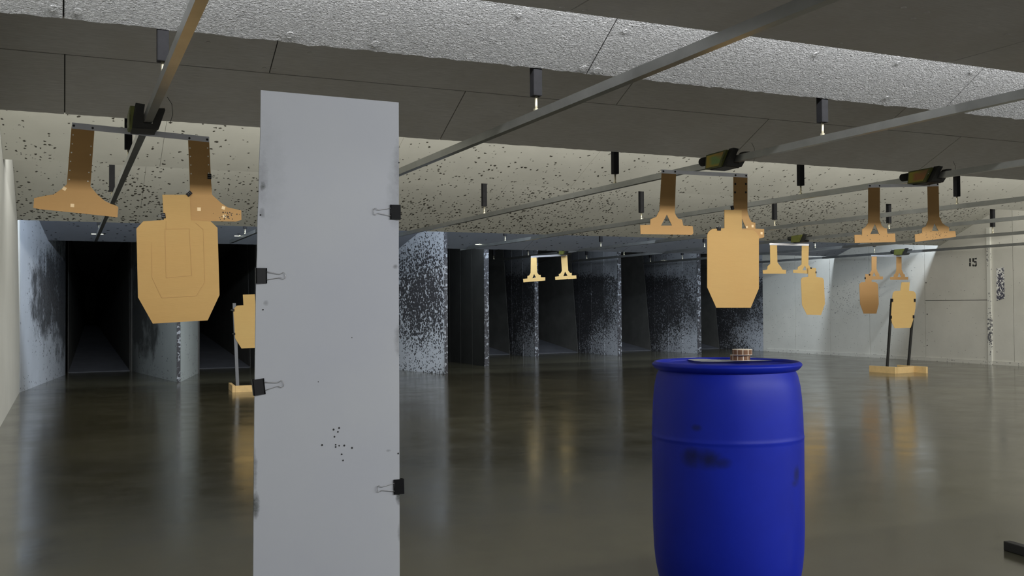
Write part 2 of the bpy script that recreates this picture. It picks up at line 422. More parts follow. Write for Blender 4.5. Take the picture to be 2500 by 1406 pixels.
# right wall: boards with open joints over a dark backing
wr = box('wall_right', (X1+0.13, (YB+YE)/2, ZT/2), (0.2, YE-YB, ZT), M['dark']); tag(wr, kind='structure')
ys = [-4.0, -2.2, 0.2, 2.6, 5.0, 7.4, 8.6, 9.8, 11.35, 12.57, 13.05, 14.6, 16.1, 17.3, 18.47, 19.66, 20.9, 22.1, 24.5, 26.9]
G = 0.006
for a, b in zip(ys, ys[1:]):
    zz = [0.0, 1.205, ZT] if abs(a-13.05) < .01 else [0.0, ZT]
    for z0, z1 in zip(zz, zz[1:]):
        mat = M['wallR'] if b < 19.7 else (M['splash'] if b < 22.2 else M['soot'])
        box('wall_panel', (X1+0.015, (a+b)/2, (z0+z1)/2), (0.03, b-a-2*G, z1-z0-(2*G if z0 or z1 < ZT else 0)), mat, wr)
o = box('baseboard_right', (X1-0.011, (YB+19.5)/2, 0.035), (0.022, 19.5-YB, 0.07), M['wallR']); tag(o, kind='structure')
o = box('trim_1', (X1-0.02, 13.06, 1.28), (0.04, 0.075, 2.56), M['strip']); tag(o, kind='structure')
ptc = [on(2433, 656, 0, X1), on(2451, 652, 0, X1), on(2453, 728, 0, X1), on(2434, 734, 0, X1)]
prism('peeled_patch', ptc, (-0.008, 0, 0), M['patch'], wr)
# stencilled number on the wall
def wallpoly(pts, name):
    P = [on(x/3.347+2330, y/3.347+480, 0, X1-0.0005) for x, y in pts]
    return P
bm = bmesh.new()
for pts in ([(122,505),(135,503),(135,536),(124,536)], [(122,541),(135,541),(135,569),(122,569)],
            [(148,503),(162,502),(162,514),(160,532),(148,532)], [(166,502),(183,501),(183,513),(166,513)],
            [(160,527),(178,527),(183,532),(183,540),(160,539)], [(173,544),(183,544),(183,564),(178,570),(165,570),(165,559),(173,558)],
            [(148,553),(161,555),(161,570),(153,570),(148,564)]):
    prism_bm(bm, wallpoly(pts, ''), (-0.003, 0, 0))
link_mesh('painted_number', bm, M['numblack'], wr)['label'] = 'black stencilled number 15'
# bolt heads on the wall joints
for (x, y) in ((2261, 690), (2264, 767), (2264, 843), (2413, 735), (2235, 726)):
    disc('bolt_head', on(x, y, 0, X1), (-1, 0, 0), 0.012, 0.006, M['dark'], wr, 8)

# ------------------------------------------------------------------ sloped safety baffles (children of the ceiling)
def baffle(name, y1, z1, slope, up, mat, thick=0.05, rows=(), x0=X0, x1=X1, seams=None, caps=(), rag=0.0):
    """plate whose lower edge is at (y1, z1); it rises uprange by slope over length `up` in y.
       rows: y positions of lengthwise seams; seams: per row list of x joints"""
    ang = math.atan(slope); c, s = math.cos(ang), math.sin(ang)
    dirv = Vector((0, -c, s))            # up the slope
    nrm = Vector((0, -s, -c))            # visible underside
    A = Vector((0, y1, z1))
    Ltot = up/c
    bmk = bmesh.new()
    th = thick
    p = [A + Vector((x0, 0, 0)), A + Vector((x1, 0, 0)), A + Vector((x1, 0, 0)) + dirv*Ltot, A + Vector((x0, 0, 0)) + dirv*Ltot]
    p = [q - nrm*0.012 for q in p]
    prism_bm(bmk, p, -nrm*th)
    par = link_mesh(name, bmk, M['dark'], ceil)
    cuts = [0.0] + [(y1-r)/c for r in rows] + [Ltot]
    for ri, (l0, l1) in enumerate(zip(cuts, cuts[1:])):
        xs = [x0] + (seams[ri] if seams else []) + [x1]
        for a, b in zip(xs, xs[1:]):
            g = 0.0016 if mat is M['cream'] else 0.004
            bmk = bmesh.new()
            lo = []
            n = max(2, int((b-a)/0.04)) if (rag and ri == 0) else 1
            for i in range(n+1):
                x = a+g + (b-a-2*g)*i/n
                r = random.uniform(-rag, rag*0.6) + (random.random() < 0.05)*random.uniform(-rag*1.5, 0) if rag and ri == 0 else 0
                lo.append(A + Vector((x, 0, 0)) + dirv*(l0+(g if ri else 0)+r))
            hi = [A + Vector((b-g, 0, 0)) + dirv*(l1-g), A + Vector((a+g, 0, 0)) + dirv*(l1-g)]
            prism_bm(bmk, lo+hi, -nrm*0.011)
            q = link_mesh('panel', bmk, mat, par)
    for (x, y, r) in caps:
        # intersect the view through a measured point with the plate
        rr = RIGHT*(x-CX) + UP*(-(y-CY)) + FWD*F
        t = (A-CAM).dot(nrm)/rr.dot(nrm)
        P = CAM + rr*t
        disc('plug', P, nrm, r*0.85, 0.003, mat, par, 14)
    return par
def xat(px, py, y1, z1, slope):
    ang = math.atan(slope); nrm = Vector((0, -math.sin(ang), -math.cos(ang)))
    rr = RIGHT*(px-CX) + UP*(-(py-CY)) + FWD*F
    t = (Vector((0, y1, z1))-CAM).dot(nrm)/rr.dot(nrm)
    return (CAM+rr*t).x
SL = 0.49
# flat run over the firing line up to the first edge
za = 2.50; ya = 4.06
pf = box('baffle', ((X0+X1)/2, (0.9+ya)/2, za+0.045), (X1-X0, ya-0.9, 0.05), M['dark'], ceil)
sx = on(1415, 13, 2, za).x
xs = [X0]; x = sx
while x > X0+0.3: xs.append(x); x -= 2.44
x = sx+2.44
while x < X1-0.3: xs.append(x); x += 2.44
xs = sorted(xs) + [X1]
for a, b in zip(xs, xs[1:]):
    for (u, v) in ((0.9, 1.62), (1.62, 2.84), (2.84, ya)):
        box('panel', ((a+b)/2, (u+v)/2, za+0.009), (b-a-0.008, v-u-0.008, 0.018), M['board'], pf)
for (x, y) in ((1372, 18), (1428, 25), (1537, 39), (2206, 18), (2263, 30), (2230, 45), (2050, 106), (2285, 140), (2403, 157), (2460, 84)):
    disc('plug', on(x, y, 2, za), (0, 0, -1), 0.014, 0.006, M['board'], pf)
def seamrow(pxs, y1, z1, sl=SL):
    base = [xat(a, b, y1, z1, sl) for a, b in pxs]
    out = sorted(base); x = out[0]-2.44
    while x > X0+0.3: out.insert(0, x); x -= 2.44
    x = out[-1]+2.44
    while x < X1-0.3: out.append(x); x += 2.44
    return out
B1 = (5.09, 2.50); C1 = (7.80, 2.54); D1 = (10.95, 2.62); D2 = (14.20, 2.29); E1 = (17.10, 2.22)
baffle('baffle', *B1, 0.64, 1.15, M['fibre'], seams=[seamrow([(155, 20), (1432, 180), (2304, 268)], *B1)], rag=0.006,
       caps=[(131, 20, .022), (190, 27, .022), (708, 85, .024), (917, 107, .024), (1268, 37, .016), (1527, 76, .016), (1425, 167, .026), (1457, 172, .026),
             (1990, 132, .016), (2193, 153, .016), (2372, 176, .016), (2165, 238, .016)])
baffle('baffle', *C1, SL, 1.75, M['board'], rows=(7.205,), rag=0.004,
       seams=[seamrow([(158, 260), (1085, 320), (1800, 370)], *C1), seamrow([(668, 140), (1520, 235), (2195, 278)], *C1)],
       caps=[(508, 105, .02), (645, 168, .02), (669, 170, .02), (756, 130, .02), (1268, 260, .012)])
baffle('baffle', *D1, 0.45, 1.6, M['cream'], rag=0.0, seams=[[0.9, 3.34, 5.78, 8.22, 10.66, 13.1]])
baffle('baffle', *D2, 0.45, 1.7, M['cream'], rows=(13.82,), rag=0.004, seams=[[2.1, 4.54, 6.98, 9.42, 11.86, 14.3], [0.9, 3.34, 5.78, 8.22, 10.66, 13.1]])
baffle('baffle', *E1, 0.33, 2.2, M['slate'], rag=0.004, seams=[[1.6, 3.8, 5.85, 8.0, 10.2, 12.5]])
# shield over the camera that cuts the light of the row behind it
baffle('baffle', 0.0, 2.555, 0.30, 0.9, M['board'])

# ------------------------------------------------------------------ bullet trap: divider walls, ramps, back plates
def wedge(name, tip, lb, rb, matl, matr, zt=2.95, tipw=0.05):
    par = quadwall(name, [(lb[0], lb[1]), (lb[0], 26.9)], zt, M['soot'], None, 0.03, -1)
    tag(par, kind='structure')
    quadwall('face_panel', [(tip[0]-tipw/2, tip[1]), lb], zt, matl, par, 0.025, 1)
    quadwall('face_panel', [(tip[0]+tipw/2, tip[1]), rb], zt, matr, par, 0.025, -1)
    quadwall('trap_side_panel', [rb, (rb[0], 26.9)], zt, M['soot'], par, 0.03, 1)
    box('edge_strip', (tip[0], tip[1]-0.008, zt/2), (tipw+0.005, 0.016, zt), M['edge'], par)
    return par
wedge('wall_divider', (1.59, 15.97), (1.11, 19.2), (2.1, 17.9), M['splash1'], M['splash1'])
wedge('wall_divider', (3.74, 15.8), (3.28, 18.9), (4.2, 18.0), M['splash1'], M['splash1'])
w3 = wedge('wall_divider', (5.83, 15.55), (5.22, 18.9), (6.2, 18.0), M['splash2'], M['splash1'])
def fin(x, y, mat, zt=2.95, th=0.085, yend=22.5):
    par = box('wall_divider', (x, (y+yend)/2, zt/2), (th, yend-y, zt), mat); tag(par, kind='structure')
    n = int((yend-y)/0.78)
    box('edge_strip', (x, y-0.012, zt/2), (th+0.01, 0.02, zt), M['edge'], par)
    for i in range(1, 4):
        box('joint_cover', (x-th/2-0.004, y+0.62*i, zt/2), (0.008, 0.03, zt), mat, par)
    box('trap_side_panel', (x, (yend+26.9)/2, zt/2), (th, 26.9-yend, zt), M['soot'], par)
    return par
fin(7.33, 17.35, M['soot0'])
fin(9.72, 20.1, M['splash'])
fin(11.57, 19.55, M['splash'])
fin(13.66, 19.4, M['splash'])
# ramps and dark plates at the back of each lane
lanes = [(0.03, 1.09), (2.13, 3.25), (4.22, 5.2), (6.23, 7.26), (7.40, 9.66), (9.79, 11.5), (11.64, 13.6), (13.72, 15.72)]
for i, (a, b) in enumerate(lanes):
    y0 = 19.3 if b < 7.3 else 21.4
    mx = (a+b)/2; hw = (b-a)/2
    prism('ramp_plate', [(a+.02, y0, 0.0), (b-.02, y0, 0.0), (mx+hw*0.25, 26.0, 0.75), (mx-hw*0.25, 26.0, 0.75)], (0, 0, 0.012), M['ramp']) \
        .__setitem__('kind', 'structure')
    for sgn, e in ((-1, a+.02), (1, b-.02)):
        prism('trap_plate', [(e, y0, 0.0), (mx+sgn*hw*0.25, 26.0, 0.75), (mx+sgn*hw*0.25, 26.0, 1.9), (e, y0+0.4, 2.9)], (0.012*sgn, 0, 0), M['soot']) \
            .__setitem__('kind', 'structure')
    prism('trap_plate', [(a+.02, y0, 2.6), (b-.02, y0, 2.6), (mx+hw*0.3, 26.0, 1.7), (mx-hw*0.3, 26.0, 1.7)], (0, 0, 0.012), M['soot']) \
        .__setitem__('kind', 'structure')

# ------------------------------------------------------------------ rails with their drop tubes
K = 1.0109
RX = [q*K for q in (0.43, 2.46, 4.57, 6.77, 9.10, 11.08, 13.20, 15.25)]
RZ = [H+(q-H)*K for q in [2.22]*6 + [2.205, 2.175]]
REND = [17.0, 16.7, 16.7, 17.4, 21.6, 21.2, 21.3, 21.8]
names = ['leftmost overhead galvanised rail passing over the two cardboard hangers nearest the left wall',
         'second overhead rail from the left, running past the right edge of the white board',
         'third overhead rail from the left, bearing the carriage with the green label',
         'fourth overhead rail from the left, bearing the carriage with the orange label',
         'fifth overhead rail from the left, bearing the distant carriage before the dark traps',
         'sixth overhead rail from the left, with the small carriage by the bright wall patch',
         'seventh overhead rail from the left, carrying nothing in view',
         'rightmost overhead rail, beside the right wall, bearing the carriage with the shaded target']
drops = {0: [5.125, 8.05, 10.98, 15.4], 1: [5.125, 8.05, 10.98, 15.3], 2: [5.125, 7.86, 10.98, 15.3], 3: [5.125, 7.92, 10.98, 15.35],
         4: [5.125, 8.05, 11.2, 16.2, 19.4, 21.3], 5: [5.125, 8.0, 11.04, 15.7, 18.7, 20.4], 6: [5.125, 8.0, 11.0, 15.05, 19.6, 21.0], 7: [5.125, 8.0, 11.0, 15.6]}
def ceil_under(y):
    for (yy, zz), sl, up in ((B1, .64, 1.15), (C1, SL, 1.75), (D1, .45, 1.6), (D2, .45, 1.7), (E1, .33, 2.2)):
        if yy-up < y < yy: return zz + sl*(yy-y) - 0.0
    return ZT
for k, x in enumerate(RX):
    z = RZ[k]
    r = thing('overhead_rail', names[k], 'rail', (x, 1.0, z), 'overhead rails of the range')
    ya_, yb_ = 0.6, REND[k]
    # strut channel: open top with inturned lips
    bm = bmesh.new()
    w2, h2, t = 0.022, 0.025, 0.003
    prof = [(-w2, h2), (-w2, -h2), (w2, -h2), (w2, h2), (w2-.009, h2), (w2-.009, h2-t), (w2-t, h2-t), (w2-t, -h2+t), (-w2+t, -h2+t), (-w2+t, h2-t), (-w2+.009, h2-t), (-w2+.009, h2)]
    prism_bm(bm, [(x+a, ya_, z+b) for a, b in prof], (0, yb_-ya_, 0))
    link_mesh('channel', bm, M['galv'], r)
    for y in drops[k]:
        zb = z+0.025
        zt_ = ceil_under(y)
        tube('threaded_rod', [(x, y, zb-0.035), (x, y, 2.36)], 0.0085, M['zinc'], r, 8)
        box('drop_tube', (x, y, (2.345+zt_)/2), (0.055, 0.055, zt_-2.345), M['sleeve'], r, None, 0.006)
        tube('nut', [(x, y, zb), (x, y, zb+0.016)], 0.015, M['zinc'], r, 6, False)
    if k in (0, 1, 3, 6):
        box('end_stop', (x, REND[k]-0.9, z+0.032), (0.17, 0.02, 0.012), M['zinc'], r)
        box('end_stop_post', (x, REND[k]-0.9, z+0.02), (0.02, 0.02, 0.05), M['zinc'], r)

# ------------------------------------------------------------------ carriages, hangers, targets
def tr(pts, ox, oy, s): return [(ox+x/s, oy+y/s) for x, y in pts]
def pl(pts, y): return [on(px, py, 1, y) for px, py in pts]
def base_of(P): return Vector((sum(p.x for p in P)/len(P), P[0].y, min(p.z for p in P)))
def card(name, label, cat, pts, y, mat, group, hole=None, th=0.004, dots=(), dotmat=None, dotr=0.004, pasters=(), scores=(), perf=None):
    P = pl(pts, y)
    hs = [pl(hole, y)] if hole else []
    has = dots or pasters or scores or perf
    if not has:
        o = prism(name, P, (0, th, 0), mat, None, hs); b = base_of(P); origin(o, b); tag(o, label, cat, group); return o
    e = thing(name, label, cat, base_of(P), group)
    prism('sheet', P, (0, th, 0), mat, e, hs)
    for (px, py) in dots: disc('punch_hole' if dotmat is M['punch'] else 'rivet', on(px, py, 1, y), (0, -1, 0), dotr, 0.0015, dotmat, e, 8)
    for (px, py, s, rot) in pasters:
        c = on(px, py, 1, y-0.0008); cs, sn = math.cos(rot)*s, math.sin(rot)*s
        q = [c+Vector((cs, 0, sn)), c+Vector((-sn, 0, cs)), c+Vector((-cs, 0, -sn)), c+Vector((sn, 0, -cs))]
        prism('paster', q, (0, 0.001, 0), M['paster'], e)
    if perf:
        rnd = random.Random(int(perf[4]*7+perf[0]))
        for _ in range(perf[4]):
            px, py = rnd.gauss((perf[0]+perf[2])/2, (perf[2]-perf[0])/4), rnd.gauss((perf[1]+perf[3])/2, (perf[3]-perf[1])/4)
            if perf[0] < px < perf[2] and perf[1] < py < perf[3]: disc('bullet_hole', on(px, py, 1, y), (0, -1, 0), rnd.uniform(.002, .004), 0.0008, M['hole'], e, 7)
    if scores:
        bm = bmesh.new()
        for line in scores:
            Q = pl(line, y)
            for a, b in zip(Q, Q[1:]):
                t = (b-a).normalized()*0.0; n = (b-a).cross(Vector((0, 1, 0))).normalized()*0.0016
                prism_bm(bm, [a+n, b+n, b-n, a-n], (0, -0.0012, 0))
        link_mesh('score_line', bm, M['groove'], e)
    return e
def crossbar(par, q, y, mat):
    P = pl(q, y); prism('crossbar', P, (0, 0.004, 0), mat, par)
    # turned-over top flange
    a, b = P[0], P[-1] if P[-1].z > P[-2].z else P[1]
    tl = max(P[:2], key=lambda v: v.z); trr = max(P[2:], key=lambda v: v.z)
    prism('bar_flange', [tl, trr, trr+Vector((0, 0.03, 0)), tl+Vector((0, 0.03, 0))], (0, 0, 0.003), mat, par)
def carriage(k, y, label, bar, stick, barmat, bolts=(), wheel=True):
    x, z = RX[k], RZ[k]
    Pb = pl(bar, y); YBAR = y
    zc = sum(p.z for p in Pb)/4
    e = thing('target_carriage', label, 'carriage', (x, y, z-0.09), 'target carriages running on the overhead rails')
    crossbar(e, bar, y, barmat)
    zb = min(zc+0.0, z-0.045)
    # slanted U-shaped bracket that straddles the rail
    yc = y-0.20; zc0 = z-0.05
    U = [(-.072,.072),(-.022,.068),(-.026,.03),(-.026,-.030),(.026,-.030),(.026,.03),(.040,.052),(.086,.055),(.090,.045),(.076,.0),(.060,-.055),(-.085,-.050),(-.080,.01)]
    prism('bracket', [Vector((x+a_, yc-(b_+.05)*0.62, z+b_)) for a_, b_ in U], (0, 0.055, 0), M['black'], e)
    prism('shoe_plate', [Vector((x-.085, yc+.02, z-.058)), Vector((x+.05, yc+.02, z-.058)), Vector((x+.05, y, z-.062)), Vector((x-.085, y, z-.062))], (0, 0, 0.014), M['black'], e)
    prism('cheek_plate', [Vector((x+.045, yc+.04, z-.05)), Vector((x+.045, yc-.02, z+.04)), Vector((x+.045, yc+.06, z+.04)), Vector((x+.045, yc+.14, z-.05))], (0.012, 0, 0), M['black'], e)
    bm = bmesh.new(); yb0 = yc+0.155
    pts = [Vector((x-0.10, yc+.05, z-.055)), Vector((x-0.10, yc-.02, z+.065)), Vector((x-0.10, yc+.235, z+.060)), Vector((x-0.10, yc+.25, z-.052))]
    prism_bm(bm, pts, (0.07, 0, 0)); bevel_all(bm, 0.006)
    link_mesh('drive_box', bm, M['olive'], e)
    pts = [Vector((x-0.1012, yc+.075, z-.042)), Vector((x-0.1012, yc+.01, z+.054)), Vector((x-0.1012, yc+.222, z+.048)), Vector((x-0.1012, yc+.236, z-.042))]
    prism('sticker', pts, (0.0012, 0, 0), stick, e)
    tube('motor_knob', [(x-0.065, yc+0.25, z+0.02), (x-0.065, yc+0.262, z+0.02), (x-0.065, yc+0.335, z+0.02), (x-0.065, yc+0.345, z+0.02)], [0.02, 0.034, 0.034, 0.028], M['blackm'], e, 16)
    y = yc-0.05
    pc = [Vector((x+0.10, y-0.02, z+0.12)), Vector((x+0.125, y-0.02, z+0.08)), Vector((x+0.13, y-0.02, z+0.02)), Vector((x+0.115, y-0.02, z-0.03))]
    tube('cable', pc, 0.0015, M['blackm'], e, 6)
    for (px, py) in bolts: disc('bolt', on(px, py, 1, YBAR), (0, -1, 0), 0.007, 0.004, M['blackm'], e, 8)
    return e

S = 3.906
def c(x, y): return (x/S, 250+y/S)
YA = 6.27
G_H = 'cardboard hangers on the carriage bars'; G_T = 'cardboard silhouette targets'
carriage(0, YA, 'black carriage on the leftmost rail, nearest to the left wall', [(176, 300), (175, 313.5), (510.7, 347), (510.7, 335)], M['olive'], M['alu'],
         [c(704, 222), c(884, 245), c(1806, 342), c(1976, 355)])
hl = [c(*p) for p in [(688,195),(905,218),(900,275),(862,800),(930,880),(1000,940),(1060,968),(1110,985),(1128,1000),(1120,1095),(1000,1082),(680,1048),(380,1018),(318,1005),(325,912),(430,890),(510,878),(580,830),(637,780),(680,250)]]
card('cardboard_hanger', 'tan cardboard hanger with flared foot, nearest the left wall, carrying no target', 'hanger', hl, YA+0.005, M['card_hanger'], G_H,
     dots=[c(*p) for p in [(697,310),(690,395),(682,478),(673,562),(667,648),(868,418),(862,500),(848,668),(660,735),(838,752)]], dotmat=M['punch'],
     pasters=[(*c(690,982), .014, .75), (*c(614,822), .014, .3)])
hr = [c(*p) for p in [(1792,312),(1993,330),(2010,700),(2022,880),(2110,960),(2170,1000),(2300,1030),(2303,1120),(2250,1136),(2050,1132),(1565,1120),(1565,1020),(1650,990),(1760,930),(1812,860),(1808,700)]]
card('cardboard_hanger', 'tan cardboard hanger behind the largest target, with clips and patched right foot', 'hanger', hr, YA+0.005, M['card_hanger'], G_H,
     dots=[c(*p) for p in [(1812,435),(1816,515),(1820,597),(1823,680),(1980,435),(1984,514),(1988,595),(1990,675)]], dotmat=M['punch'],
     pasters=[(*c(1898,1018), .015, .8), (*c(2130,1005), .014, .5), (*c(2140,1085), .014, .9)], perf=(520, 512, 586, 538, 34))
T1 = [(396.3,475.3),(463,475.3),(466,538),(514,540),(531,556),(536,720),(507,782),(373,790),(337,726),(333,558),(350,540),(400,537)]
k5 = lambda L_: tr(L_, 140, 520, 5)
card('cardboard_target', 'largest tan cardboard silhouette target, with pressed scoring lines, left of the white board', 'target', T1, YA-0.006, M['card'], G_T,
     scores=[k5([(1315,195),(1612,190),(1642,762),(1330,790),(1315,195)]), k5([(1150,360),(1158,790),(1275,1035),(1700,1010),(1802,840),(1782,200),(1690,120)]), k5([(1330,95),(1330,190)])])
# binder clips -------------------------------------------------
G_C = 'black binder clips'
def clip(label, c_, inward, w_, y, flip=False, size=None, handles=True, flat=True, depth=None):
    """c_ point at the spine's centre, inward unit vector in the sheet's plane, w_ width; y the sheet's front"""
    u = Vector((inward[0], 0, inward[1])).normalized(); v = Vector((-u.z, 0, u.x)); n = Vector((0, -1, 0))
    d = depth or w_*0.62; t = w_*0.24
    C = Vector((c_[0], y+0.002, c_[1]))
    e = thing('binder_clip', label, 'clip', C - Vector((0, 0, w_/2)), G_C)
    bm = bmesh.new()
    prof = [(0.0, t), (0.0, -t), (-0.06*w_, -t*0.7), (-0.06*w_, t*0.7)]
    pr = [(-0.07*w_, -t*0.75), (-0.07*w_, t*0.75), (0.0, t), (d, 0.006), (d, 0.003), (0.0, t-0.003), (-0.05*w_, t*0.6), (-0.05*w_, -t*0.6), (0.0, -t+0.003), (d, -0.003), (d, -0.006), (0.0, -t)]
    prism_bm(bm, [C - v*w_/2 + u*a + n*b for a, b in pr], v*w_)
    link_mesh('clip_body', bm, M['clip'], e)
    for s in (-1, 1):
        tube('jaw_curl', [C - v*w_*0.5 + u*d + n*s*0.0058, C + v*w_*0.5 + u*d + n*s*0.0058], w_*0.045, M['clip'], e, 8)
    if handles:
        rad = max(0.0007, w_*0.02)
        for s in ((1, -1) if flat else (1, -1)):
            hp = [(d, .27), (d+w_*.25, .22), (d+w_*.8, .12), (d+w_*.88, .115), (d+w_*.95, .13), (d+w_*1.02, .20), (d+w_*1.10, .22), (d+w_*1.18, .17), (d+w_*1.22, .06),
                  (d+w_*1.22, -.06), (d+w_*1.18, -.17), (d+w_*1.10, -.22), (d+w_*1.02, -.20), (d+w_*.95, -.13), (d+w_*.88, -.115), (d+w_*.8, -.12), (d+w_*.25, -.22), (d, -.27)]
            if flat: Q = [C + u*a + v*b*w_ + n*s*(0.0075) for a, b in hp]
            else: Q = [C + u*(d-(a-d)) + v*b*w_*0.9 + n*s*(0.007+t*1.1*min(1, (a-d)/(w_*0.8))) for a, b in hp]
            tube('wire_handle', Q, rad, M['wire'], e, 6)
    return e
def pclip(label, px, py, inw, w_, y, **kw):
    P = on(px, py, 1, y); return clip(label, (P.x, P.z), inw, w_, y, **kw)
pclip('small black binder clip on the right edge of the patched hanger', 515, 431, (-1, 0), 0.032, YA+0.005, flat=False)
pclip('small tilted black binder clip at the head corner of the largest target', 459, 470, (0.7, -0.7), 0.032, YA-0.006, flat=False)
pclip('small black binder clip on the left neck of the largest target', 395, 527, (1, 0.15), 0.032, YA-0.006, flat=False)

S2 = 3.515
def c2(x, y): return (1500+x/S2, 380+y/S2)
carriage(2, YA, 'black carriage with green and yellow label, above the target over the drum', [(1615.8, 414.7), (1615, 422.7), (1824.9, 433.5), (1824.9, 425)], M['stick1'], M['alu'],
         [c2(420, 134), c2(521, 138), c2(1039, 168), c2(1130, 172)])
h = [c2(*p) for p in [(408,124),(530,136),(518,490),(532,520),(548,540),(580,548),(592,600),(672,605),(678,665),(665,680),(225,672),(222,595),(308,592),(310,545),(360,525),(388,470)]]
card('cardboard_hanger', 'cardboard hanger with triangular cutout, left of the target over the drum', 'hanger', h, YA+0.005, M['card_hanger'], G_H, hole=[c2(450,505), c2(495,600), c2(400,600)])
h = [c2(*p) for p in [(1022,160),(1142,160),(1142,480),(1160,540),(1180,570),(1210,575),(1210,625),(1285,630),(1285,700),(1240,712),(960,705),(960,632),(1000,625),(1003,575),(1025,540)]]
card('cardboard_hanger', 'cardboard hanger with pasters behind the target over the drum', 'hanger', h, YA+0.005, M['card_hanger'], G_H, hole=[c2(1085,520), c2(1132,625), c2(1042,625)],
     dots=[c2(*p) for p in [(1037,242),(1128,242),(1035,315),(1128,315)]], dotmat=M['blackm'], dotr=0.009,
     pasters=[(*c2(1186,605), .014, .8), (*c2(1263,665), .014, .7), (*c2(1137,612), .011, .8)])
T2 = [c2(*p) for p in [(945,465),(1093,466),(1095,636),(1190,640),(1215,655),(1240,690),(1240,1140),(1170,1305),(875,1305),(797,1130),(797,680),(806,658),(830,634),(850,628),(945,622)]]
card('cardboard_target', 'clean tan cardboard silhouette target hanging above the blue drum', 'target', T2, YA-0.006, M['card'], G_T)
pclip('small black binder clip on the left shoulder of the target over the drum', 1755, 555.5, (0, -1), 0.034, YA-0.006, flat=False)
pclip('small black binder clip at the hanger edge above the drum target head', 1786, 508, (0.8, 0.3), 0.030, YA-0.004, flat=False, handles=False)

S3 = 6.39
def c3(x, y): return (2060+x/S3, 400+y/S3)
carriage(3, 6.38, 'black carriage with orange and yellow label, above two bare hangers at right', [(2120, 451.6), (2120, 458.2), (2291.6, 454.5), (2291.6, 448.5)], M['stick2'], M['alu'],
         [c3(407, 342), c3(556, 342), c3(1330, 325), c3(1465, 318)])
h = [c3(*p) for p in [(385,340),(565,340),(562,870),(590,960),(630,1000),(670,1005),(682,1088),(800,1085),(808,1220),(172,1232),(168,1108),(285,1105),(288,1020),(345,980),(383,920)]]
card('cardboard_hanger', 'left of the two bare cardboard hangers under the orange-labelled carriage', 'hanger', h, 6.385, M['card_hanger'], G_H, perf=(2095, 570, 2180, 588, 8), hole=[c3(485,935), c3(550,1090), c3(415,1095)])
h = [c3(*p) for p in [(1308,330),(1480,330),(1490,820),(1535,920),(1590,965),(1610,968),(1640,990),(1645,1050),(1740,1048),(1752,1138),(1115,1218),(1110,1100),(1222,1080),(1225,1000),(1285,970),(1318,880)]]
card('cardboard_hanger', 'right of the two bare hangers under the orange-labelled carriage, with skewed foot', 'hanger', h, 6.385, M['card_hanger'], G_H, perf=(2238, 562, 2325, 586, 36), hole=[c3(1415,925), c3(1482,1050), c3(1375,1045)])

def c4(x, y): return (1840+x/5, 540+y/5)
carriage(5, 13.06, 'small distant carriage with white bar before the bright wall patch', [(1879, 593.5), (1879, 598.2), (1975, 600.1), (1975, 595.8)], M['olive'], M['alu'])
h = [c4(*p) for p in [(200,285),(285,285),(290,500),(318,540),(335,560),(350,590),(395,595),(395,640),(115,640),(110,600),(165,590),(170,550),(203,520)]]
card('cardboard_hanger', 'pale cardboard hanger left of the far target by the bright wall patch', 'hanger', h, 13.065, M['card_far'], G_H)
h = [c4(*p) for p in [(588,285),(674,285),(668,530),(700,570),(705,600),(760,602),(760,645),(482,630),(482,595),(535,590),(540,560),(585,530)]]
card('cardboard_hanger', 'cardboard hanger with cutout partly behind the far target by the bright wall patch', 'hanger', h, 13.065, M['card_far'], G_H, hole=[c4(625,540), c4(648,600), c4(595,598)])
T = [c4(*p) for p in [(665,568),(760,570),(765,680),(830,688),(848,700),(858,725),(870,1010),(822,1145),(650,1140),(590,1020),(578,715),(586,696),(603,685),(665,678)]]
card('cardboard_target', 'pale far cardboard target hanging before the bright patch of the right wall', 'target', T, 13.05, M['card_far'], G_T)
pclip('tiny black binder clip on the head of the pale far hanging target', *c4(700, 566), (0, -1), 0.032, 13.05, flat=False, handles=False)
pclip('tiny black binder clip on the right of the pale far target head', *c4(766, 624), (-1, 0), 0.032, 13.05, flat=False)

carriage(7, 14.93, 'small olive carriage on the rail beside the right wall', [(2127, 622.6), (2127, 625.7), (2201, 626.5), (2201, 624)], M['olive'], M['alu'])
h = [c4(*p) for p in [(1440,415),(1502,415),(1500,580),(1515,620),(1535,650),(1535,675),(1580,675),(1578,710),(1440,714),(1362,714),(1362,680),(1404,672),(1408,650),(1440,600)]]
card('cardboard_hanger', 'shade-darkened hanger holding the shade-darkened far target', 'hanger', h, 14.935, M['card_shaded'], G_H, hole=[c4(1470,622), c4(1492,672), c4(1448,672)])
h = [c4(*p) for p in [(1742,418),(1805,418),(1806,590),(1820,620),(1832,645),(1845,650),(1848,680),(1887,680),(1886,715),(1667,715),(1667,680),(1710,678),(1712,650),(1728,640),(1742,600)]]
card('cardboard_hanger', 'shade-darkened bare hanger just above the head of the standing far target', 'hanger', h, 14.935, M['card_shaded'], G_H, hole=[c4(1777,625), c4(1800,680), c4(1757,680)])
T = [c4(*p) for p in [(1363,645),(1440,650),(1440,740),(1490,745),(1506,757),(1518,775),(1527,1010),(1498,1128),(1342,1128),(1300,1010),(1290,775),(1298,758),(1315,745),(1363,742)]]
card('cardboard_target', 'shade-darkened far cardboard target hanging left of the standing target', 'target', T, 14.92, M['card_shaded'], G_T)
pclip('tiny black binder clip on the left of the shade-darkened target head', *c4(1357, 694), (1, 0), 0.034, 14.92, flat=False, handles=False)
pclip('tiny black binder clip on the top of the shade-darkened target head', *c4(1414, 648), (0, -1), 0.034, 14.92, flat=False, handles=False)

